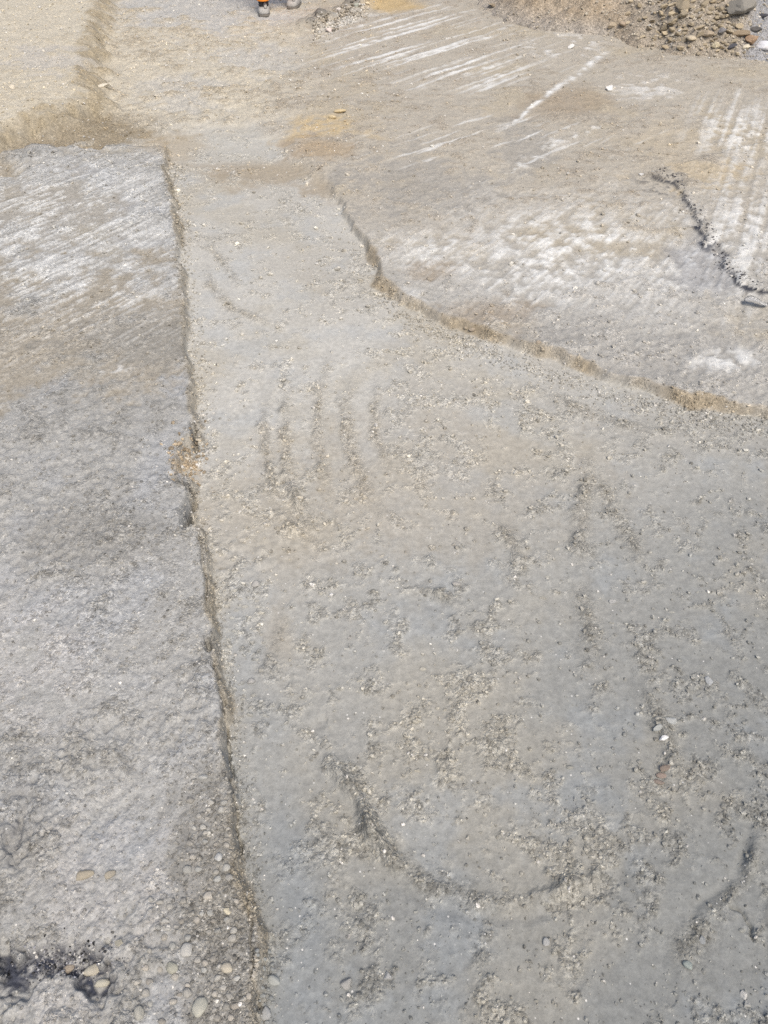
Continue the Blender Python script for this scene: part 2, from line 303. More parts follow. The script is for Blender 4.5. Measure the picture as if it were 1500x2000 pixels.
    c = mix(c, (0.300, 0.250, 0.190), 0.6 * np.exp(-(dD / 0.3) ** 2) * (U0 < 705) * sstep(0.1, -0.3, n_mid + n_sml))
    c = mix(c, (0.335, 0.285, 0.215), 0.7 * corner * floor * np.clip(0.6 + 1.2 * n_mid + n_sml, 0.1, 1) * (V0 > 900))
    c = mix(c, (0.40, 0.325, 0.225), 0.5 * blob(330, 265, 70, 26, .5))
    # single-grain variation
    c = c * (1 + 0.16 * n_fin + 0.10 * n_sml)[..., None] * (0.90 + 0.2 * ((cid % 97) / 97.0)[..., None] * floor_rough[..., None] + 0.05)
    c = np.clip(c * np.array([0.985, 1.0, 0.985]), 0.015, 0.8)
    ro = np.clip(floor * floor_rough * (1 - edge_f) + edge_f * floor * (0.35 + 0.6 * rough) + mL * (0.35 + 0.5 * rough) + mR * (0.2 + 0.45 * rough) * (1 - .8 * np.clip(chalk, 0, 1)) + mB * .45 + faceL * .15 + faceR * .15 + gul * .5, 0, 1)
    zone = np.zeros(x.shape, np.int32)
    zone[(mR > 0.03) & (x > P(596, 262).x - 0.15)] = 2
    zone[(mL > 0.03)] = 1
    zone[(mB > 0.03)] = 3
    zone[(zone == 0) & (edge_f > 0.5)] = 4
    zone[(zone == 2) & (y > 11)] = 4
    return z, c, ro, zone
def cell_at(x, y):
    d = np.maximum(y * cp + CAM_H * sp, 0.4); return STEP_PX / F * d * np.sqrt(np.maximum(np.hypot(x, y), 1.0) / 1.2)

# ------------------------------------------------------------------ materials
def nodes_of(m):
    m.use_nodes = True; return m.node_tree.nodes, m.node_tree.links
def earth_material(name, attr='soil', grain=1.0, base=None):
    m = bpy.data.materials.new(name); N, L = nodes_of(m); b = N['Principled BSDF']
    tc = N.new('ShaderNodeTexCoord')
    if base is None:
        at = N.new('ShaderNodeAttribute'); at.attribute_name = attr; col = at.outputs['Color']; crumb = at.outputs['Alpha']
    else:
        oi = N.new('ShaderNodeObjectInfo'); col = oi.outputs['Color']; crumb = None
    def noise(scale, detail, rough=0.6):
        n = N.new('ShaderNodeTexNoise'); n.inputs['Scale'].default_value = scale; n.inputs['Detail'].default_value = detail; n.inputs['Roughness'].default_value = rough
        L.new(tc.outputs['Object'], n.inputs['Vector']); return n
    def ramp(src, lo, hi, a, c):
        r = N.new('ShaderNodeMapRange'); r.inputs['From Min'].default_value = lo; r.inputs['From Max'].default_value = hi; r.inputs['To Min'].default_value = a; r.inputs['To Max'].default_value = c
        L.new(src, r.inputs['Value']); return r.outputs['Result']
    def mul(c, v):
        x = N.new('ShaderNodeVectorMath'); x.operation = 'SCALE'; L.new(c, x.inputs[0]); L.new(v, x.inputs['Scale']); return x.outputs[0]
    n1 = noise(230, 5, 0.7); n2 = noise(60, 4, 0.65); n3 = noise(700, 2, 0.6)
    col = mul(col, ramp(n1.outputs['Fac'], 0.3, 0.7, 1 - 0.12 * grain, 1 + 0.12 * grain))
    col = mul(col, ramp(n2.outputs['Fac'], 0.3, 0.7, 1 - 0.14 * grain, 1 + 0.14 * grain))
    vo = N.new('ShaderNodeTexVoronoi'); vo.inputs['Scale'].default_value = 95; L.new(tc.outputs['Object'], vo.inputs['Vector'])
    # scattered pale grit: some cells carry a bright grain
    sep = N.new('ShaderNodeSeparateColor'); L.new(vo.outputs['Color'], sep.inputs[0])
    pick = ramp(sep.outputs[0], 0.975, 0.98, 0, 1); near = ramp(vo.outputs['Distance'], 0.16, 0.24, 1, 0)
    pm = N.new('ShaderNodeMath'); pm.operation = 'MULTIPLY'; pm.use_clamp = True; L.new(pick, pm.inputs[0]); L.new(near, pm.inputs[1])
    mx = N.new('ShaderNodeMix'); mx.data_type = 'RGBA'; mx.inputs['B'].default_value = (0.62, 0.61, 0.58, 1)
    L.new(pm.outputs[0], mx.inputs['Factor']); L.new(col, mx.inputs['A']); L.new(mx.outputs['Result'], b.inputs['Base Color'])
    if crumb is not None:                                        # grit: each grain its own tone and its own relief where the soil is crumbly
        for sc_, dep_ in ((150, 0.30), (62, 0.22)):
            w = N.new('ShaderNodeTexVoronoi'); w.inputs['Scale'].default_value = sc_; L.new(tc.outputs['Object'], w.inputs['Vector'])
            sp_ = N.new('ShaderNodeSeparateColor'); L.new(w.outputs['Color'], sp_.inputs[0])
            tone = ramp(sp_.outputs[1], 0, 1, 1 - dep_, 1 + dep_)
            mm = N.new('ShaderNodeMix'); mm.data_type = 'FLOAT'; mm.inputs['A'].default_value = 1.0; L.new(crumb, mm.inputs['Factor']); L.new(tone, mm.inputs['B'])
            col = mul(col, mm.outputs['Result']); grit = w
        L.new(col, mx.inputs['A'])
    b.inputs['Roughness'].default_value = 0.92; b.inputs['Specular IOR Level'].default_value = 0.25
    hs = N.new('ShaderNodeMath'); hs.operation = 'MULTIPLY_ADD'; hs.inputs[1].default_value = 0.15; L.new(n3.outputs['Fac'], hs.inputs[0]); L.new(n1.outputs['Fac'], hs.inputs[2])
    bp = N.new('ShaderNodeBump'); bp.inputs['Strength'].default_value = 0.4 * grain; bp.inputs['Distance'].default_value = 0.004
    if crumb is not None: L.new(ramp(crumb, 0, 1, 0.12 * grain, 0.9 * grain), bp.inputs['Strength'])
    hsrc = hs.outputs[0]
    if crumb is not None:
        gv = N.new('ShaderNodeTexVoronoi'); gv.inputs['Scale'].default_value = 150; L.new(tc.outputs['Object'], gv.inputs['Vector'])
        gs = N.new('ShaderNodeMath'); gs.operation = 'MULTIPLY_ADD'; gs.inputs[1].default_value = -1.1; L.new(gv.outputs['Distance'], gs.inputs[0]); L.new(hsrc, gs.inputs[2]); hsrc = gs.outputs[0]
    L.new(hsrc, bp.inputs['Height']); L.new(bp.outputs[0], b.inputs['Normal'])
    return m
M_EARTH = earth_material('dusty_earth')
M_GRAVEL = earth_material('gravel_grit', 'soil', 0.7)
M_STONE = earth_material('dusty_stone', grain=0.8, base='object')
def plain(name, col, rough=0.85, scale=120, amt=0.18):
    m = bpy.data.materials.new(name); N, L = nodes_of(m); b = N['Principled BSDF']
    tc = N.new('ShaderNodeTexCoord'); n = N.new('ShaderNodeTexNoise'); n.inputs['Scale'].default_value = scale; n.inputs['Detail'].default_value = 5
    L.new(tc.outputs['Object'], n.inputs['Vector'])
    r = N.new('ShaderNodeMapRange'); r.inputs['From Min'].default_value = .3; r.inputs['From Max'].default_value = .7; r.inputs['To Min'].default_value = 1 - amt; r.inputs['To Max'].default_value = 1 + amt
    L.new(n.outputs['Fac'], r.inputs['Value'])
    v = N.new('ShaderNodeVectorMath'); v.operation = 'SCALE'; v.inputs[0].default_value = col; L.new(r.outputs['Result'], v.inputs['Scale']); L.new(v.outputs[0], b.inputs['Base Color'])
    b.inputs['Roughness'].default_value = rough
    bp = N.new('ShaderNodeBump'); bp.inputs['Strength'].default_value = 0.3; bp.inputs['Distance'].default_value = 0.003; L.new(n.outputs['Fac'], bp.inputs['Height']); L.new(bp.outputs[0], b.inputs['Normal'])
    return m

def tag(o, label=None, cat=None, group=None, kind=None):
    for k, v in (('label', label), ('category', cat), ('group', group), ('kind', kind)):
        if v: o[k] = v
    return o
def mesh_np(name, co, quads, col=None, mat=None, smooth=True, normals=None, alpha=None):
    me = bpy.data.meshes.new(name); k = quads.shape[1]
    me.vertices.add(len(co)); me.vertices.foreach_set('co', np.ascontiguousarray(co, np.float32).ravel())
    me.loops.add(quads.size); me.loops.foreach_set('vertex_index', np.ascontiguousarray(quads, np.int32).ravel())
    me.polygons.add(len(quads)); me.polygons.foreach_set('loop_start', np.arange(0, quads.size, k, dtype=np.int32))
    me.polygons.foreach_set('use_smooth', np.full(len(quads), smooth))
    me.update(calc_edges=True)
    if col is not None:
        a = me.attributes.new('soil', 'FLOAT_COLOR', 'POINT')
        a.data.foreach_set('color', np.concatenate([col, (np.ones(len(col)) if alpha is None else alpha)[:, None]], 1).astype(np.float32).ravel())
    if mat: me.materials.append(mat)
    if normals is not None: me.normals_split_custom_set_from_vertices(normals)
    return me
def link(name, me, parent=None):
    o = bpy.data.objects.new(name, me); C.objects.link(o); o.parent = parent; return o

# ------------------------------------------------------------------ the ground: one continuous relief, cut into its zones
STEP_PX = 2.85
def ground():
    xs = np.arange(-0.66, 0.66, STEP_PX / F)
    out = 0.66 + 0.006 * (1.22 ** np.arange(1, 34) - 1) / 0.22 * 1.0
    X = np.concatenate([-out[::-1], xs, out[1:] if False else out])
    vs = np.concatenate([np.arange(2230, 420, -STEP_PX), np.arange(420, -110, -1.7)])
    yr = np.array([P(750, v).y for v in vs])
    near = np.linspace(-1.25, yr[0] - 0.02, 30)
    farr = yr[-1] * 1.035 ** np.arange(1, 90)
    Y = np.concatenate([near, yr, farr])
    dep = Y * cp + CAM_H * sp
    x = X[None, :] * dep[:, None]; y = np.repeat(Y[:, None], len(X), 1)
    cl = np.maximum(np.gradient(x, axis=1), np.sqrt(np.gradient(x, axis=1) * np.gradient(y, axis=0)))
    z, c, ro, zone = plan(x, y, cl)
    nr, nc = x.shape
    co = np.stack([x, y, z], -1)
    du = np.gradient(co, axis=1); dv = np.gradient(co, axis=0); nrm = np.cross(du, dv); nrm /= np.linalg.norm(nrm, axis=-1, keepdims=True)
    idx = np.arange(nr * nc).reshape(nr, nc)
    q = np.stack([idx[:-1, :-1], idx[:-1, 1:], idx[1:, 1:], idx[1:, :-1]], -1).reshape(-1, 4)
    qz = np.stack([zone[:-1, :-1], zone[:-1, 1:], zone[1:, 1:], zone[1:, :-1]], -1).reshape(-1, 4).max(1)
    co = co.reshape(-1, 3); cf = c.reshape(-1, 3); nf = nrm.reshape(-1, 3); rf = ro.ravel()
    for k, nm in enumerate(('trench_floor', 'bank_left', 'bank_right', 'terrace', 'ground')):
        qq = q[qz == k]
        if not len(qq): continue
        u, inv = np.unique(qq, return_inverse=True)
        o = link(nm, mesh_np(nm, co[u], inv.reshape(-1, 4), cf[u], M_EARTH, True, nf[u], rf[u]))
        o['kind'] = 'structure'
    return
ground()
def ground_z(x, y):
    x = np.atleast_1d(np.asarray(x, float)); y = np.atleast_1d(np.asarray(y, float))
    return plan(x, y, cell_at(x, y))

# ------------------------------------------------------------------ spoil heap
FOOT = [P(*p, 0.07) for p in [(905, -35), (945, 12), (985, 36), (1060, 50), (1130, 60), (1190, 64), (1240, 78), (1290, 92), (1350, 102), (1420, 108), (1500, 112), (1600, 108), (1800, 90)]]
HX0, HX1, HY0, HY1 = FOOT[0].x - 0.3, 5.6, 6.5, 13.5
def heap_h(x, y, cell=0.025):
    d, _ = polydist(x, y, FOOT); d = -d                          # inside positive
    n1 = fbm(x, y, 0.9, 3, 201); n2 = fbm(x, y, 0.25, 4, 211); n3 = fbm(x, y, 0.06, 3, 221)
    dd = d + 0.14 * n2
    back = np.minimum(HY1 - y, 2.2); side = np.clip((HX1 - x) / 1.5, 0, 1)
    h = np.clip(dd, 0, None) * 0.62
    h = 1.15 * (1 - np.exp(-h / 1.15)) * sstep(0, 2.0, back) * side
    u, v = sheet(x, y, 0.07)
    h = h * (1 - 0.75 * sstep(1425, 1500, u))
    h += np.clip(dd * 4, 0, 1) * (0.05 * n1 + 0.05 * n2 + 0.022 * n3)
    return h, dd, n2, n3
def heap():
    nx, ny = 330, 330
    gx = np.linspace(HX0, HX1, nx); gy = HY0 + (HY1 - HY0) * np.linspace(0, 1, ny) ** 1.3
    x, y = np.meshgrid(gx, gy)
    h, dd, n2, n3 = heap_h(x, y)
    zg = ground_z(x.ravel(), y.ravel())[0].reshape(x.shape)
    z = np.where(dd > 0, np.maximum(zg + h, zg - 0.01), zg - 0.03) - 0.004
    u, v = sheet(x, y, 0.07)
    c = mix(np.ones(x.shape + (1,)) * np.array([0.375, 0.315, 0.240]), (0.310, 0.252, 0.182), sstep(-0.2, 0.3, n2 + n3))
    c = mix(c, (0.33, 0.30, 0.255), 0.6 * sstep(1180, 1260, u)); c = mix(c, (0.36, 0.34, 0.31), .7 * sstep(0.25, 0.0, dd) * (u < 1200))
    c = mix(c, (0.31, 0.31, 0.315), sstep(1430, 1470, u)); c = np.clip(c * (1 + 0.15 * n3)[..., None], 0.02, .8)
    idx = np.arange(nx * ny).reshape(ny, nx)
    q = np.stack([idx[:-1, :-1], idx[:-1, 1:], idx[1:, 1:], idx[1:, :-1]], -1).reshape(-1, 4)
    keep = (dd > -0.05).ravel()[q].any(1); q = q[keep]; uu, inv = np.unique(q, return_inverse=True)
    o = link('spoil_heap', mesh_np('spoil_heap', np.stack([x, y, z], -1).reshape(-1, 3)[uu], inv.reshape(-1, 4), c.reshape(-1, 3)[uu], M_EARTH))
    tag(o, 'brown heap of dug soil rising at the top right corner behind the scraped bank', 'spoil heap')
heap()
def surface(x, y):
    z, c, ro, zn = ground_z(x, y)
    x = np.atleast_1d(np.asarray(x, float)); y = np.atleast_1d(np.asarray(y, float))
    h, dd, _, _ = heap_h(x, y)
    ins = (dd > 0) & (x > HX0) & (y > HY0) & (y < HY1)
    return np.where(ins, z + np.maximum(h, -0.01) - 0.004, z), c, ro

def hit(u, v, steps=90, zlo=-0.06, zhi=0.85):
    """where the sight line through a sheet point meets the site"""
    u = np.asarray(u, float); v = np.asarray(v, float); a, b = (u - 750) / F, (v - 1000) / F
    dz = -sp - b * cp; dy = cp - b * sp
    t0 = (zhi - CAM_H) / dz; t1 = (zlo - CAM_H) / dz
    k = np.linspace(0, 1, steps)[:, None]; t = t0 + (t1 - t0) * k
    zs = surface((a * t).ravel(), (dy * t).ravel())[0].reshape(t.shape)
    below = (CAM_H + dz * t) <= zs; i = np.argmax(below, 0); i = np.where(below.any(0), np.maximum(i, 1), steps - 1)
    j = np.arange(len(u)); g1 = (CAM_H + dz * t[i, j]) - zs[i, j]; g0 = (CAM_H + dz * t[i - 1, j]) - zs[i - 1, j]
    w = np.clip(g0 / np.maximum(g0 - g1, 1e-6), 0, 1); tt = t[i - 1, j] + (t[i, j] - t[i - 1, j]) * w
    return a * tt, dy * tt
# ------------------------------------------------------------------ stones
def stone_mesh(name, kind, seed, sub):
    r = random.Random(seed); bm = bmesh.new(); bmesh.ops.create_icosphere(bm, subdivisions=sub, radius=0.5)
    off = Vector((r.uniform(-50, 50), r.uniform(-50, 50), 0))
    planes = [(Vector((r.gauss(0, 1), r.gauss(0, 1), r.gauss(0, 0.8))).normalized(), r.uniform(0.20, 0.36) if kind == 'angular' else r.uniform(0.26, 0.42)) for _ in range(10 if kind == 'angular' else 4)]
    from mathutils import noise as mn
    for v in bm.verts:
        p = v.co.copy()
        p *= 1 + (0.2 if kind == 'angular' else 0.22) * mn.noise(p * 2.2 + off)
        for nv, dst in planes:
            e = p.dot(nv) - dst
            if e > 0: p -= nv * e * (1.0 if kind == 'angular' else 0.6)
        p += p.normalized() * (0.022 * mn.noise(p * 9 + off) + 0.045 * mn.noise(p * 4 + off))
        v.co = p
    for f in bm.faces: f.smooth = kind != 'angular'
    me = bpy.data.meshes.new(name); bm.to_mesh(me); bm.free(); me.materials.append(M_STONE)
    # normalise to unit extents
    co = np.array([v.co for v in me.vertices]); mn_, mx_ = co.min(0), co.max(0)
    co = (co - (mn_ + mx_) / 2) / (mx_ - mn_); me.vertices.foreach_set('co', co.ravel()); me.update()
    return me
ROUND = [stone_mesh('pebble', 'round', 10 + i, 3) for i in range(7)]
ANG = [stone_mesh('rock', 'angular', 30 + i, 3) for i in range(9)]
def place_stone(name, px, py, w, h, label, cat, group=None, ang=False, col=None, tilt=0.25, sink=0.3, z0=0.05, rot=None, thick=None, r=random):
    """w, h: size on the photo sheet; the stone is set on the surface at its real size"""
    me = r.choice(ANG if ang else ROUND)
    o = bpy.data.objects.new(name, me); C.objects.link(o)
    QUEUE.append((o, px, py, w, h, col, tilt, sink, rot, thick, r.random(), r.random(), r.random(), r.random(), r.random(), r.random()))
    return tag(o, label, cat, group)
QUEUE = []
def settle():
    """sets every queued stone down on the surface at its real size"""
    x, y = hit([q[1] for q in QUEUE], [q[2] for q in QUEUE]); z, cc, _r = surface(x, y)
    for i, (o, px, py, w, h, col, tilt, sink, rot, thick, r0, r1, r2, r3, r4, r5) in enumerate(QUEUE):
        s = F / (y[i] * cp + (CAM_H - z[i]) * sp); wa = w / s; dep = math.atan2(CAM_H - z[i], y[i])
        t = thick if thick else min(wa, h / s) * (0.55 + 0.25 * r0)
        d = max(0.5 * wa, min(1.5 * wa, (h / s - t * math.cos(dep)) / max(math.sin(dep), 0.3))) if h / s > t * math.cos(dep) else 0.6 * wa
        o.scale = (wa, d, t); o.rotation_euler = ((r1 * 2 - 1) * tilt, (r2 * 2 - 1) * tilt, (rot if rot is not None else r3 - 0.5) + (math.pi if r4 < .5 else 0))
        o.location = (x[i], y[i], z[i] + t * (0.5 - sink))
        if col is None:
            k = 0.95 + 0.3 * r5; col = [min(0.7, float(v) * k * f) for v, f in zip(cc[i], (1.02, 1.0, 0.96))]
        o.color = (*col, 1)
CREAM, WHITE, GREY, OCHRE = (0.42, 0.39, 0.32), (0.62, 0.61, 0.59), (0.33, 0.335, 0.33), (0.335, 0.30, 0.235)
one_off = [
    ('pebble', 181, 1896, 36, 25, 'largest cream oval pebble in the dark pocket at the lower left corner', 0, CREAM),
    ('pebble', 136, 1893, 22, 20, 'brown rounded pebble left of the cream oval pebble in the dark pocket', 0, (0.34, 0.29, 0.23)),
    ('pebble', 200, 1921, 29, 17, 'pale tapering pebble just below the cream oval pebble in the dark pocket', 0, (0.42, 0.40, 0.33)),
    ('pebble', 390, 1968, 28, 40, 'pale teardrop pebble near the bottom edge of the gravelly left bank', 0, (0.43, 0.42, 0.36)),
    ('pebble', 272, 1980, 20, 28, 'long grey pebble left of the teardrop pebble at the bottom edge', 0, (0.36, 0.35, 0.31)),
    ('pebble', 535, 1916, 27, 22, 'shiny grey pebble lying in the trench against the foot of the left bank', 0, (0.35, 0.36, 0.34)),
    ('pebble', 520, 1981, 20, 26, 'grey upright pebble below the shiny pebble at the trench foot', 0, GREY),
    ('pebble', 444, 1891, 25, 24, 'cream egg shaped pebble close to the lip of the left bank', 0, (0.46, 0.42, 0.34)),
    ('pebble', 336, 1892, 25, 22, 'broad olive grey pebble left of the cream egg shaped pebble', 0, (0.36, 0.35, 0.29)),
    ('pebble', 365, 1855, 24, 30, 'half buried pale pebble tilted on the gravelly left bank', 0, (0.43, 0.42, 0.39)),
    ('pebble', 444, 1780, 17, 15, 'small cream pebble, brightest of the cluster on the bank lip', 0, (0.55, 0.50, 0.38)),
    ('pebble', 167, 1709, 35, 19, 'flat ochre stone set in the pale lower left bank', 0, OCHRE),
    ('pebble', 216, 1708, 22, 18, 'small ochre stone right of the flat ochre stone', 0, (0.325, 0.295, 0.24)),
    ('pebble', 397, 1519, 19, 15, 'smooth grey pebble alone on the left bank near its lip', 0, (0.38, 0.38, 0.36)),
    ('pebble', 427, 1675, 16, 20, 'pale upright pebble beside the brown face of the left bank', 0, (0.45, 0.45, 0.43)),
    ('pebble', 232, 1842, 17, 16, 'dull triangular pebble above the dark pocket', 1, (0.36, 0.34, 0.28)),
    ('stone', 1196, 1176, 14, 15, 'grey cube like stone standing alone on the right of the trench floor', 1, (0.36, 0.36, 0.35)),
    ('stone', 892, 1141, 19, 12, 'grey oval stone with a dark rim in the middle of the trench floor', 0, (0.33, 0.32, 0.30)),
    ('stone', 1310, 1410, 24, 20, 'flat grey slab stone in the cluster on the right of the trench floor', 1, (0.37, 0.38, 0.37)),
    ('stone', 1284, 1423, 22, 18, 'grey slab stone left of the flat slab in the same cluster', 1, (0.33, 0.34, 0.33)),
    ('stone_chip', 1297, 1442, 20, 8, 'bright white chip below the two slab stones on the trench floor', 1, (0.75, 0.74, 0.72)),
    ('stone', 1384, 1330, 14, 22, 'long pale stone at the far right of the trench floor', 1, (0.37, 0.38, 0.38)),
    ('clay_lump', 1300, 1500, 26, 10, 'reddish brown clay roll, upper of three on the trench floor', 0, (0.22, 0.18, 0.15)),
    ('clay_lump', 1293, 1515, 26, 10, 'reddish brown clay roll, middle of three on the trench floor', 0, (0.26, 0.21, 0.18)),
    ('clay_lump', 1287, 1528, 22, 9, 'reddish brown clay roll, lowest of three on the trench floor', 0, (0.24, 0.20, 0.17)),
    ('stone', 1067, 1840, 14, 19, 'pale grey rounded stone low in the middle of the trench floor', 0, (0.36, 0.36, 0.35)),
    ('stone', 677, 1923, 26, 22, 'flat angular stone at the bottom of the trench floor, left of centre', 1, (0.30, 0.295, 0.28)),
    ('stone', 757, 1907, 18, 17, 'squarish pale stone right of the flat angular stone at the bottom', 1, (0.35, 0.35, 0.34)),
    ('stone', 1371, 1837, 15, 18, 'squarish grey stone in the gravel at the lower right', 1, (0.29, 0.30, 0.30)),
    ('stone', 1342, 1885, 20, 18, 'greenish grey round stone in the gravel at the lower right', 0, (0.26, 0.29, 0.275)),
    ('stone', 1452, 1943, 13, 24, 'whitish pointed stone beside the brown bank foot at the lower right', 1, (0.50, 0.49, 0.46)),
    ('stone', 1459, 1962, 17, 15, 'grey stone right under the whitish pointed stone', 1, (0.36, 0.36, 0.34)),
    ('stone_chip', 647, 1162, 9, 9, 'tiny white chip in the left half of the trench floor', 1, WHITE),
    ('pebble', 500, 1142, 18, 18, 'smooth round pebble bedded below the packed clods on the trench floor', 0, (0.38, 0.37, 0.35)),
    ('pebble', 490, 1332, 17, 16, 'round pebble at the lower end of the pebble row by the bank foot', 0, (0.35, 0.345, 0.33)),
    ('stone', 922, 645, 14, 12, 'larger of two round stones at the foot of the brown right bank face', 0, (0.33, 0.28, 0.22)),
    ('stone', 910, 641, 9, 9, 'smaller of two round stones at the foot of the brown right bank face', 0, (0.34, 0.29, 0.22)),
    ('stone', 1052, 669, 11, 9, 'round brown stone on the lip of the right bank face', 0, (0.33, 0.28, 0.22)),
    ('stone', 1190, 176, 17, 13, 'bright white stone near the long white scratch on the scraped bank', 1, (0.70, 0.69, 0.66)),
    ('stone', 1115, 94, 14, 12, 'white stone on the pale scraped patch below the spoil heap', 1, (0.66, 0.65, 0.62)),
    ('stone', 1252, 342, 10, 6, 'small white stone left of the dark broken seam', 1, (0.65, 0.64, 0.62)),
    ('sandstone', 664, 219, 26, 13, 'yellow sandstone lump on the yellow sand patch, upper of two', 0, (0.58, 0.47, 0.29)),
    ('sandstone', 649, 231, 16, 10, 'yellow sandstone lump on the yellow sand patch, lower of two', 0, (0.58, 0.48, 0.31)),
    ('stone_slab', 201, 170, 26, 11, 'long cream slab lying at the corner of the raised tan terrace', 1, (0.62, 0.57, 0.47)),
    ('stone', 26, 172, 10, 13, 'upright cream stone near the left edge on the tan terrace', 1, (0.58, 0.52, 0.42)),
    ('stone', 305, 188, 9, 8, 'small cream stone right of the long cream slab', 1, (0.58, 0.53, 0.44)),
    ('stone', 642, 61, 13, 11, 'pinkish white stone at the tip of the dark debris ridge', 1, (0.62, 0.54, 0.50)),
    ('stone', 660, 20, 12, 9, 'pale pink stone on top of the dark debris ridge', 1, (0.58, 0.54, 0.50)),
    ('stone', 696, 12, 11, 10, 'greenish grey stone at the right end of the debris ridge', 1, (0.40, 0.41, 0.35)),
    ('stone', 962, 11, 22, 10, 'brown flat stone left of the spoil heap at the top edge', 1, (0.30, 0.25, 0.185)),
    ('rubble_stone', 1195, 52, 22, 14, 'angular tan stone at the foot of the soil, left of the rubble', 1, (0.38, 0.32, 0.24)),
    ('rubble_stone', 1216, 49, 16, 13, 'tan stone touching the angular stone at the foot of the soil', 1, (0.37, 0.30, 0.225)),
    ('boulder', 1492, 95, 34, 26, 'white boulder cut by the right edge of the picture at the rubble foot', 0, (0.74, 0.74, 0.76)),
    ('boulder', 1445, 22, 54, 42, 'large dull grey boulder on top of the rubble', 1, (0.25, 0.235, 0.205)),
    ('rubble_stone', 1398, 90, 19, 16, 'cream block stone at the front foot of the rubble', 1, (0.60, 0.53, 0.38)),
    ('rubble_stone', 1350, 79, 22, 14, 'pale tan round stone at the front of the rubble', 0, (0.50, 0.43, 0.32)),
    ('rubble_stone', 1466, 84, 22, 26, 'orange brown stone left of the white boulder', 1, (0.40, 0.28, 0.185)),
    ('rubble_stone', 1445, 68, 36, 18, 'wide brown stone above the orange brown stone', 1, (0.27, 0.215, 0.15)),
    ('rubble_stone', 1457, 96, 16, 14, 'bright cream stone wedged under the orange brown stone', 1, (0.60, 0.54, 0.42)),
    ('rubble_stone', 1410, 66, 16, 15, 'blue grey stone in the middle of the rubble', 1, (0.24, 0.23, 0.225)),
    ('rubble_stone', 1380, 70, 26, 18, 'brown pitted stone left of the blue grey stone in the rubble', 1, (0.36, 0.30, 0.225)),
    ('asphalt_lump', 1430, 93, 20, 12, 'black asphalt lump right of the cream block stone', 1, (0.075, 0.075, 0.085)),
    ('asphalt_lump', 1475, 62, 24, 14, 'dark asphalt lump above the white boulder', 1, (0.11, 0.105, 0.10)),
    ('asphalt_lump', 1486, 34, 26, 11, 'black asphalt lump at the right edge beside the grey boulder', 1, (0.07, 0.07, 0.08)),
]
placed = []
R1 = random.Random(5)
for nm, px, py, w, h, lab, ang, col in one_off:
    place_stone(nm, px, py, w, h, lab, {'pebble': 'pebble', 'stone_chip': 'stone chip', 'boulder': 'boulder', 'clay_lump': 'clay lump', 'asphalt_lump': 'asphalt lump'}.get(nm, 'stone'),
                None, bool(ang), col, sink=0.30 if py > 400 else 0.22, r=R1, thick=None)
    placed.append((px, py, max(w, h)))
def free(px, py, w, k=0.62):
    for a, b, c in placed:
        if abs(a - px) < (w + c) * k * 0.5 + 1 and abs(b - py) < (w + c) * k * 0.42: return False
    placed.append((px, py, w)); return True
# rubble on the right flank of the heap
def rubble_label(u, v, w, k, t):
    size = 'large' if w > 17 else ('middling' if w > 12 else 'small')
    tone = 'pale tan' if k > 1.1 else ('dull brown' if k < 0.92 else ('yellowish tan' if t < 0.5 else 'greyish tan'))
    where = 'on the thin left fringe of the rubble' if u < 1275 else ('at the front foot of the rubble' if v > 62 else ('at the right end of the rubble under the grey boulder' if u > 1415 else ('on the upper slope of the rubble by the top edge' if v < 25 else 'in the middle of the rubble slope')))
    return '%s %s angular stone %s' % (size, tone, where)
n = 0
for _ in range(6000):
    if n >= 125: break
    u = R1.triangular(1195, 1470, 1390); v = R1.uniform(-14, 108)
    if v > 62 + (u - 1195) * 0.20 + (14 if R1.random() < .12 else 0) or (u > 1425 and v < 48): continue
    w = min(26, max(8, R1.lognormvariate(2.55, 0.38)))
    if u < 1270 and w > 13: continue
    if not free(u, v, w, 0.60): continue
    k = R1.uniform(0.8, 1.25); t = R1.random()
    col = [(0.40 * (1 - t) + 0.31 * t) * k, (0.335 * (1 - t) + 0.265 * t) * k, (0.235 * (1 - t) + 0.195 * t) * k]
    place_stone('rubble_stone', u, v, w, w * R1.uniform(0.6, 0.85), rubble_label(u, v, w, k, t), 'stone', 'rubble on the spoil heap', True, col, tilt=0.6, sink=0.15, r=R1)
    n += 1
def lip_label(u, v, w):
    far_ = 440 + (v - 1500) * 0.11 - u; size = 'plump' if w > 15 else ('small' if w > 12 else 'tiny')
    return '%s grey pebble %s, %s' % (size, 'on the left bank lip' if far_ < 45 else ('just behind the left bank lip' if far_ < 110 else 'well back on the left bank'),
        'near the bottom edge' if v > 1920 else ('beside the egg shaped pebble' if v > 1840 else ('level with the small cream pebble' if v > 1740 else ('level with the ochre stones' if v > 1660 else 'above the ochre stones'))))
def sunk_label(u, v, w):
    return '%s grey stone sunk in the trench floor, %s, %s' % ('larger' if w > 12.2 else 'smaller', 'left part' if u < 860 else ('middle part' if u < 1180 else 'right part'),
        'far above the curved ridge' if v < 1250 else ('just above the curved ridge' if v < 1550 else ('level with the curved ridge' if v < 1770 else 'below the curved ridge')))
def foot_label(u, v, w):
    return '%s round pebble at the left bank foot, %s, %s' % ('larger' if w > 11.5 else 'smaller', 'bank side' if u - (v - 1140) * 0.04 < 480 else 'open side', 'upper end of the row' if v < 1225 else ('middle of the row' if v < 1315 else 'lower end of the row'))
def fall_label(u, v, w):
    return '%s grey pebble under the near bank lip, %s the shiny pebble' % ('larger' if w > 10.5 else 'smaller', 'well above' if v < 1880 else ('just above' if v < 1905 else ('beside' if v < 1930 else ('just below' if v < 1965 else 'well below'))))
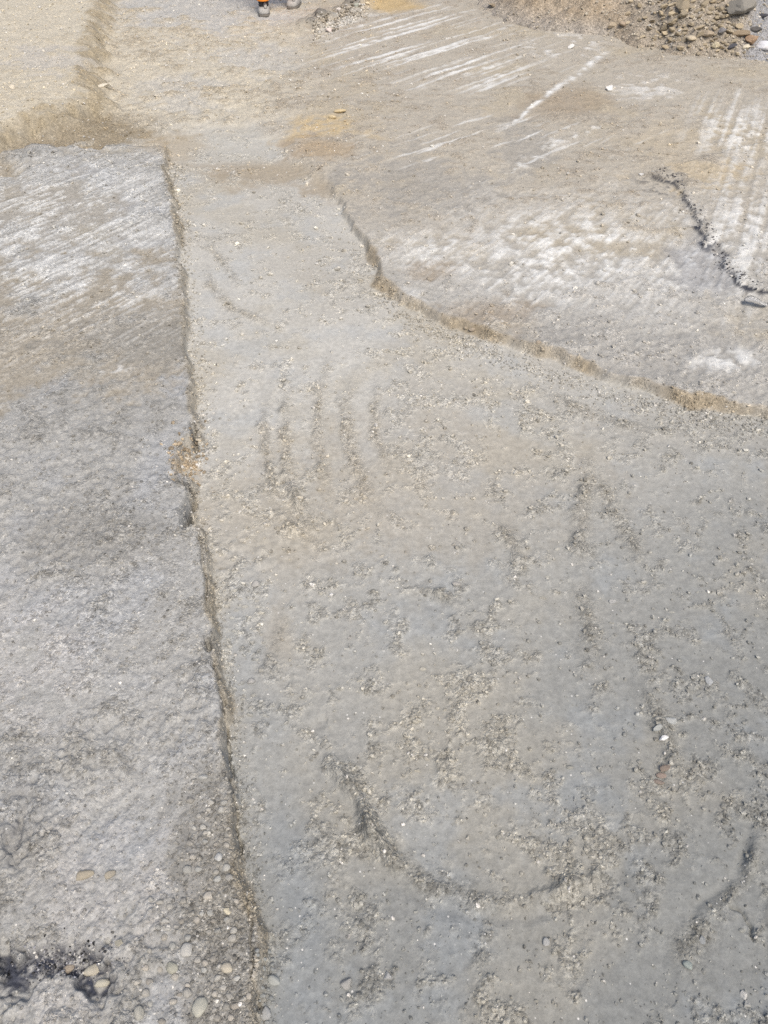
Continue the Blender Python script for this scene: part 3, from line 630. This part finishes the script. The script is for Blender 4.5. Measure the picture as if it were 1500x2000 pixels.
# pebbles on the gravelly near part of the left bank
n = 0
for _ in range(3000):
    if n >= 75: break
    v = R1.uniform(1560, 2000); u = R1.triangular(250, 490, 440)
    edge = 440 + (v - 1500) * 0.11
    if u > edge - 4 or (v < 1750 and u < 360): continue
    w = R1.triangular(9, 21, 12)
    if free(u, v, w, 1.0):
        place_stone('pebble', u, v, w, w * R1.uniform(0.75, 1.1), lip_label(u, v, w), 'pebble', 'pebbles on the left bank lip', False, (lambda f_, g_: (0.365 * f_ * g_, 0.352 * f_, 0.318 * f_ / g_))(0.72 + 0.45 * R1.random(), 0.97 + 0.08 * R1.random()), r=R1); n += 1
n = 0
for _ in range(3000):
    if n >= 26: break
    v = R1.uniform(1140, 1400); u = R1.uniform(440, 520) + (v - 1140) * 0.04
    w = R1.uniform(9, 14)
    if free(u, v, w, 1.1):
        place_stone('pebble', u, v, w, w * R1.uniform(0.7, 1.0), foot_label(u, v, w), 'pebble', 'pebbles along the left bank foot', False, None, sink=0.5, r=R1); n += 1
n = 0
for _ in range(3000):
    if n >= 20: break
    v = R1.uniform(1850, 2000); u = R1.uniform(502, 530) + (v - 1850) * 0.05
    w = R1.uniform(8, 13)
    if free(u, v, w, 1.0):
        place_stone('pebble', u, v, w, w * R1.uniform(0.7, 1.0), fall_label(u, v, w), 'pebble', 'pebbles fallen below the near bank lip', False, (0.25, 0.26, 0.255), sink=0.3, r=R1); n += 1
n = 0
for _ in range(3000):
    if n >= 40: break
    v = R1.uniform(1000, 1990); u = R1.uniform(560, 1480)
    w = R1.uniform(9, 15)
    if free(u, v, w, 1.4):
        place_stone('stone', u, v, w, w * R1.uniform(0.6, 0.95), sunk_label(u, v, w), 'stone', 'stones sunk in the trench floor', R1.random() < .6, None, sink=0.55, tilt=.15, r=R1); n += 1

settle()
# curved white flake by the dark seam
def flake():
    g = P(1482, 580, 0.08); s = px_per_m(1482, 580, .08); L = 46 / s; W = 0.055
    bm = bmesh.new(); rows = []
    for i in range(15):
        t = i / 14; xx = (t - 0.5) * L; wd = W * (0.35 + 0.65 * math.sin(math.pi * min(1, t * 1.05 + .02))) ; zz = 0.010 * math.sin(t * 5.2) + 0.006
        rows.append([bm.verts.new((xx, yy * wd + 0.010 * math.cos(t * 4), zz + 0.030 * abs(yy) ** 2)) for yy in (-0.5, -0.2, 0.2, 0.5)])
    for a, b in zip(rows, rows[1:]):
        for k in range(3): bm.faces.new((a[k], b[k], b[k + 1], a[k + 1]))
    r = bmesh.ops.solidify(bm, geom=bm.faces[:], thickness=0.003)
    for f in bm.faces: f.smooth = True
    me = bpy.data.meshes.new('stone_flake'); bm.to_mesh(me); bm.free(); me.materials.append(M_STONE)
    o = link('stone_flake', me); o.location = (g.x, g.y, float(surface(g.x, g.y)[0][0]) + 0.012); o.color = (0.68, 0.68, 0.67, 1)
    tag(o, 'thin curved white flake at the right edge under the dark broken seam', 'flake')
flake()

# ------------------------------------------------------------------ gravel and crumbs: uncountable, one object per zone of the site
def grit_base(n, sub):
    out = []
    for i in range(n):
        bm = bmesh.new()
        if sub == 0: bmesh.ops.create_icosphere(bm, subdivisions=1, radius=0.5)
        else: bmesh.ops.create_icosphere(bm, subdivisions=2, radius=0.5)
        r = random.Random(100 + i)
        sc_ = Vector((1, r.uniform(0.6, 0.95), r.uniform(0.4, 0.7)))
        for v in bm.verts: v.co = Vector(a * b for a, b in zip(v.co, sc_)) * r.uniform(0.80 if sub == 0 else 0.92, 1.12)
        bm.verts.ensure_lookup_table()
        out.append((np.array([v.co[:] for v in bm.verts]), np.array([[v.index for v in f.verts] for f in bm.faces]))); bm.free()
    return out
def scatter(name, label, cat, u, v, size_px, sub=0, keep=None, colvar=0.16, pale=0.03, sink=0.25, rays=False, lift=1.0, fixed=None):
    """stones of a given sheet size strewn over the plan; keep(ro, u, v) gives the chance of a stone"""
    x = np.empty(len(u)); y = np.empty(len(u))
    a, b = (u - 750) / F, (v - 1000) / F; t = (0.05 - CAM_H) / (-sp - b * cp); x = a * t; y = (cp - b * sp) * t
    if rays: x, y = hit(u, v, 24)
    z, c, ro = surface(x, y)
    pr = keep(ro, u, v) if keep else ro
    m = rng.random(len(u)) < pr
    x, y, z, c, s = x[m], y[m], z[m], c[m], size_px[m]
    s = s * (y * cp + CAM_H * sp) / F
    n = len(x)
    if fixed: c = np.repeat(np.array([fixed]), len(x), 0)
    col = c * lift * (1 + colvar * rng.normal(size=(n, 1))) * np.array([1.02, 1.0, 0.97])
    isp = rng.random(n) < pale; col[isp] = np.array([0.56, 0.54, 0.50]) * rng.uniform(0.8, 1.2, (isp.sum(), 1))
    col = np.clip(col, 0.02, 0.75)
    bases = grit_base(10, sub); pick = rng.integers(0, len(bases), n)
    cos, faces, cols = [], [], []; offv = 0
    for k, (bv, bf) in enumerate(bases):
        i = np.where(pick == k)[0]
        if not len(i): continue
        th = rng.random(len(i)) * 2 * np.pi; cs, sn = np.cos(th), np.sin(th)
        tl = rng.normal(0, 0.25, len(i))
        px = bv[None, :, 0] * cs[:, None] - bv[None, :, 1] * sn[:, None]; py = bv[None, :, 0] * sn[:, None] + bv[None, :, 1] * cs[:, None]
        pz = bv[None, :, 2] + px * tl[:, None]
        p = np.stack([px, py, pz], -1) * s[i][:, None, None]
        hz = -(bv[:, 2].min()) * s[i]
        p += np.stack([x[i], y[i], z[i] + hz * (1 - 2 * sink)], -1)[:, None, :]
        nv = len(bv)
        cos.append(p.reshape(-1, 3)); cols.append(np.repeat(col[i], nv, 0))
        faces.append((bf[None] + (offv + np.arange(len(i)) * nv)[:, None, None]).reshape(-1, 3)); offv += len(i) * nv
    o = link(name, mesh_np(name, np.concatenate(cos), np.concatenate(faces), np.concatenate(cols), M_GRAVEL, sub > 0))
    tag(o, label, cat, None, 'stuff'); return o
def sizes(n, lo, hi, p=2.3):
    q = rng.random(n); e = 1 - p; return (lo ** e + q * (hi ** e - lo ** e)) ** (1 / e)
U = lambda n, a, b: rng.uniform(a, b, n)
left_x = lambda v: np.interp(v, [280, 800, 900, 1000, 1300, 1600, 1800, 2000], [316, 372, 340, 362, 424, 458, 485, 494])
# crumbs over the trench floor
n = 62000
scatter('gravel', 'fine grey crumbs strewn over the trench floor', 'gravel', U(n, 300, 1650), 270 + 1880 * rng.random(n) ** 0.75, sizes(n, 2.6, 13, 2.35),
        keep=lambda ro, u, v: np.clip((ro - 0.2) * 0.85, 0.09, 1) * (u > left_x(v) - 5), pale=0.035, lift=1.15)
n = 30000
scatter('gravel', 'grey gravel covering the left bank', 'gravel', U(n, -160, 500), U(n, 300, 2150), sizes(n, 2.6, 10, 2.5),
        keep=lambda ro, u, v: np.clip(ro - 0.15, 0.03, 1) * np.where(v > 850, 1, .45) * (u < left_x(v)), pale=0.03)
n = 5500
vv = U(n, 1420, 2120)
scatter('gravel', 'coarse gravel along the near lip of the left bank', 'gravel', left_x(vv) - np.abs(rng.normal(0, 75, n)) + rng.random(n) * 18, vv, sizes(n, 3.0, 12, 2.6),
        keep=lambda ro, u, v: np.clip((v - 1350) / 500, 0.1, 1) * np.ones(len(u)), pale=0.03, colvar=0.2)
n = 14000
scatter('gravel', 'fine stones over the scraped right bank', 'gravel', U(n, 580, 1700), U(n, 40, 800), sizes(n, 2.2, 7.5, 2.8),
        keep=lambda ro, u, v: np.clip(ro - 0.08, 0.03, 1), pale=0.22, lift=1.15)
n = 9000
scatter('gravel', 'tan stony soil beyond the far end of the trench', 'gravel', U(n, -150, 780), U(n, -60, 330), sizes(n, 2.2, 7.5, 2.7),
        keep=lambda ro, u, v: np.clip(ro, 0.05, 1), pale=0.22, lift=1.2)
n = 4200
scatter('gravel', 'small stones and crumbs on the spoil heap', 'gravel', U(n, 940, 1600), U(n, -60, 120), sizes(n, 2.4, 9, 2.5),
        keep=lambda ro, u, v: np.where(v < 45 + (u - 950) * 0.15, np.where(u > 1180, 0.9, 0.22), 0.12), pale=0.03, rays=True, lift=1.15)
# fallen grit along the two bank feet and in cracks
n = 200
scatter('gravel', 'brown stones in the slumped notch of the left bank edge', 'gravel', 366 + rng.normal(0, 17, n), 880 + rng.normal(0, 26, n), sizes(n, 4, 13, 2.0), keep=lambda ro, u, v: np.full(len(u), .8), pale=.05, fixed=(0.36, 0.30, 0.22), colvar=.2)
n = 4200
t_ = rng.random(n); vv = 300 + 1750 * t_
scatter('gravel', 'crumbs fallen along the foot of the left bank', 'gravel', left_x(vv) + 20 + rng.normal(0, 12, n), vv, sizes(n, 2.6, 9, 2.3), keep=lambda ro, u, v: np.full(len(u), .6), pale=.05)
n = 2600
uu = U(n, 735, 1600); vv = np.interp(uu, [735, 746, 790, 900, 1050, 1200, 1350, 1500, 1640], [510, 560, 600, 650, 705, 752, 790, 815, 830])
scatter('gravel', 'crumbs fallen along the foot of the brown right bank face', 'gravel', uu, vv + rng.normal(0, 11, n), sizes(n, 2.4, 8, 2.4), keep=lambda ro, u, v: np.full(len(u), .7), pale=.03)
n = 700
uu = U(n, 612, 720)
scatter('gravel', 'dark broken asphalt crumbs on the debris ridge', 'gravel', uu, 56 - (uu - 612) * 0.38 + rng.normal(0, 9, n), sizes(n, 3, 11, 2.0), keep=lambda ro, u, v: np.full(len(u), .9), pale=.12, colvar=.3)

n = 330
tt = rng.random(n); su = np.interp(tt, [0, .12, .2, .32, .5, .62, .75, .88, 1], [1285, 1318, 1332, 1352, 1386, 1402, 1420, 1450, 1530]); sv = np.interp(tt, [0, .12, .2, .32, .5, .62, .75, .88, 1], [338, 345, 375, 405, 452, 492, 522, 546, 562])
scatter('gravel', 'black bituminous crumbs along the broken edge at the right', 'gravel', su + rng.normal(0, 6, n), sv + rng.normal(0, 4, n), sizes(n, 2.0, 6.5, 2.6), keep=lambda ro, u, v: np.full(len(u), .75), pale=.10, fixed=(0.11, 0.11, 0.12), colvar=.5)
n = 700
scatter('gravel', 'dark crumbs lying in the near pocket of the left bank', 'gravel', 125 + rng.normal(0, 50, n), 1875 + rng.normal(0, 20, n), sizes(n, 2.6, 8, 2.4), keep=lambda ro, u, v: np.full(len(u), .8), pale=.08, fixed=(0.17, 0.172, 0.185), colvar=.6)
# ------------------------------------------------------------------ the worker at the far end (only the boots and trouser hem reach into the picture)
def skin(name, pts, edges, root, mat, parent, sub=2):
    me = bpy.data.meshes.new(name); me.from_pydata([p[:3] for p in pts], edges, []); me.update()
    o = link(name, me, parent); md = o.modifiers.new('skin', 'SKIN'); md.use_smooth_shade = True
    for i, p in enumerate(pts):
        sv = me.skin_vertices[0].data[i]; sv.radius = (p[3], p[4] if len(p) > 4 else p[3]); sv.use_root = i == root
    s = o.modifiers.new('sub', 'SUBSURF'); s.levels = sub; s.render_levels = sub
    me.materials.append(mat); return o
def loft(name, rings, mat, parent, cap=True):
    bm = bmesh.new(); rr = [[bm.verts.new(p) for p in r] for r in rings]
    for a, b in zip(rr, rr[1:]):
        for i in range(len(a)): bm.faces.new((a[i], a[(i + 1) % len(a)], b[(i + 1) % len(a)], b[i]))
    if cap: bm.faces.new(rr[0][::-1]); bm.faces.new(rr[-1])
    bmesh.ops.recalc_face_normals(bm, faces=bm.faces[:])
    for f in bm.faces: f.smooth = True
    me = bpy.data.meshes.new(name); bm.to_mesh(me); bm.free(); me.materials.append(mat); return link(name, me, parent)
def person():
    m_boot = plain('dusty_boot_leather', (0.37, 0.36, 0.34), 0.85, 60, .2); m_shaft = plain('dark_boot_cuff', (0.050, 0.045, 0.048), 0.85, 60)
    m_sole = plain('boot_sole', (0.16, 0.145, 0.125), 0.9); m_or = plain('orange_work_cloth', (0.85, 0.27, 0.03), 0.8, 25, .1); m_tape = plain('reflective_tape', (0.55, 0.56, 0.56), 0.35)
    m_skin = plain('skin', (0.48, 0.29, 0.21), 0.55, 40, .06); m_hat = plain('helmet_shell', (0.75, 0.74, 0.70), 0.35, 10, .03); m_hair = plain('hair', (0.05, 0.035, 0.025), .7); m_lace = plain('boot_lace', (0.40, 0.385, 0.36), .9)
    hx, hy = hit([516, 569], [33, 18.5]); hz = surface(hx, hy)[0]; f1, f2 = (Vector((hx[i], hy[i], hz[i])) for i in (0, 1))
    base = (f1 + f2) / 2
    root = bpy.data.objects.new('person', None); C.objects.link(root); root.location = base
    tag(root, 'person in dusty work boots and orange trousers standing at the top edge', 'person')
    hipz = 0.93; hems = []
    for f, yaw in ((f1, 0.10), (f2, -0.12)):
        q = f - base; cy, sy = math.cos(yaw), math.sin(yaw)
        def W(x, y, z): return (q.x + x * cy - y * sy, q.y + x * sy + y * cy + 0.0, q.z + z)
        def ring(hw, y0, y1, z, n=20, pw=2.6):
            r = []
            for i in range(n):
                a = 2 * math.pi * i / n; ca, sa = math.cos(a), math.sin(a)
                r.append(W(hw * math.copysign(abs(ca) ** (2 / pw), ca), (y0 + y1) / 2 + (y1 - y0) / 2 * math.copysign(abs(sa) ** (2 / pw), sa), z))
            return r
        # toe towards the camera (-y); heel behind
        boot = loft('boot', [ring(.054, -.005, .285, .020, 24, 4), ring(.057, -.006, .288, .032, 24, 4), ring(.056, -.002, .288, .048, 24, 4), ring(.053, .010, .287, .060, 24, 3.5), ring(.049, .04, .285, .068, 24, 3), ring(.046, .075, .283, .074, 24, 3)], m_boot, root)
        loft('sole', [ring(.055, -.010, .292, -.004, 24, 4), ring(.058, -.012, .296, .008, 24, 4), ring(.058, -.010, .295, .020, 24, 4)], m_sole, boot)
        loft('boot_shaft', [ring(.048, .062, .284, .066, 20, 3), ring(.050, .072, .280, .090, 20, 3), ring(.050, .085, .275, .13, 20, 3)], m_shaft, boot)
        loft('tongue', [[(a + .02, b, c) for a, b, c in ring(.014, .02, .06, .066, 12)], [(a + .018, b, c) for a, b, c in ring(.015, .06, .10, .088, 12)], [(a + .012, b, c) for a, b, c in ring(.012, .085, .12, .112, 12)]], m_lace, boot)
        hems.append([ring(.066, .030, .292, .122, 24, 2.4), ring(.069, .028, .296, .135, 24, 2.4), ring(.070, .040, .298, .20, 24, 2.4), ring(.068, .06, .30, .27, 24, 2.2)])
    q1, q2 = f1 - base, f2 - base
    # trousers: one continuous garment
    pts = [(0, .20, hipz + .05, .155, .12)]; ed = []
    for q in (q1, q2):
        sx = -1 if q.x < 0 else 1; k = len(pts)
        pts += [(sx * .095, .20, hipz - .06, .105, .105), (q.x * .75, q.y + .18, .52, .085, .085), (q.x, q.y + .19, .24, .080, .10), (q.x, q.y + .175, .20, .060, .075)]
        ed += [(0, k), (k, k + 1), (k + 1, k + 2), (k + 2, k + 3)]
    tr = skin('trousers', pts, ed, 0, m_or, root)
    for hr in hems: loft('trouser_hem', hr, m_or, tr, False)
    for q in (q1, q2):
        rg = lambda r, z: [(q.x * (1 - (z - .26) * .9) + r * math.cos(2 * math.pi * i / 20), q.y + .20 + r * 1.05 * math.sin(2 * math.pi * i / 20), z) for i in range(20)]
        loft('reflective_band', [rg(.083, .34), rg(.084, .39)], m_tape, tr, False)
    jk = skin('jacket', [(0, .20, hipz, .17, .125), (0, .20, 1.16, .165, .12), (0, .20, 1.36, .18, .115), (0, .20, 1.46, .09, .08), (-.20, .20, 1.41, .075), (-.27, .21, 1.14, .062), (-.26, .11, .92, .05),
                         (.20, .20, 1.41, .075), (.27, .21, 1.14, .062), (.26, .11, .92, .05)], [(0, 1), (1, 2), (2, 3), (2, 4), (4, 5), (5, 6), (2, 7), (7, 8), (8, 9)], 0, m_or, root)
    bp = [(0, .20, 1.40, .06), (0, .19, 1.52, .055), (0, .175, 1.60, .075, .085), (0, .175, 1.69, .078, .095), (0, .18, 1.75, .06, .07), (0, .085, 1.63, .014), (0, .10, 1.655, .012), (-.078, .19, 1.645, .012), (.078, .19, 1.645, .012)]
    be = [(0, 1), (1, 2), (2, 3), (3, 4), (2, 5), (3, 6), (3, 7), (3, 8)]
    for sx in (-1, 1):
        k = len(bp); bp += [(sx * .19, .20, 1.38, .045), (sx * .265, .205, 1.14, .04), (sx * .255, .10, .90, .028), (sx * .252, .085, .84, .034, .018)]
        be += [(0, k), (k, k + 1), (k + 1, k + 2), (k + 2, k + 3)]
        for i, (dx, ln) in enumerate(((-.03, .065), (-.01, .078), (.01, .072), (.03, .056))):
            j = len(bp); bp += [(sx * .252 + dx, .075, .80, .009), (sx * .252 + dx, .062, .80 - ln * .55, .0085), (sx * .252 + dx, .068, .80 - ln, .007)]
            be += [(k + 3, j), (j, j + 1), (j + 1, j + 2)]
        j = len(bp); bp += [(sx * .215, .06, .835, .010), (sx * .207, .045, .80, .008)]; be += [(k + 3, j), (j, j + 1)]
    bd = skin('body', bp, be, 0, m_skin, root)
    rg = lambda r, ry, z: [(r * math.cos(2 * math.pi * i / 24), .178 + ry * math.sin(2 * math.pi * i / 24), z) for i in range(24)]
    loft('helmet', [rg(.135, .160, 1.70), rg(.128, .150, 1.705), rg(.118, .138, 1.72), rg(.112, .130, 1.77), rg(.085, .10, 1.82), rg(.03, .035, 1.845)], m_hat, root)
    loft('hair', [[(a, b + .03, c) for a, b, c in rg(.082, .085, 1.61)], [(a, b + .02, c) for a, b, c in rg(.092, .10, 1.66)], rg(.095, .108, 1.705)], m_hair, root)
person()
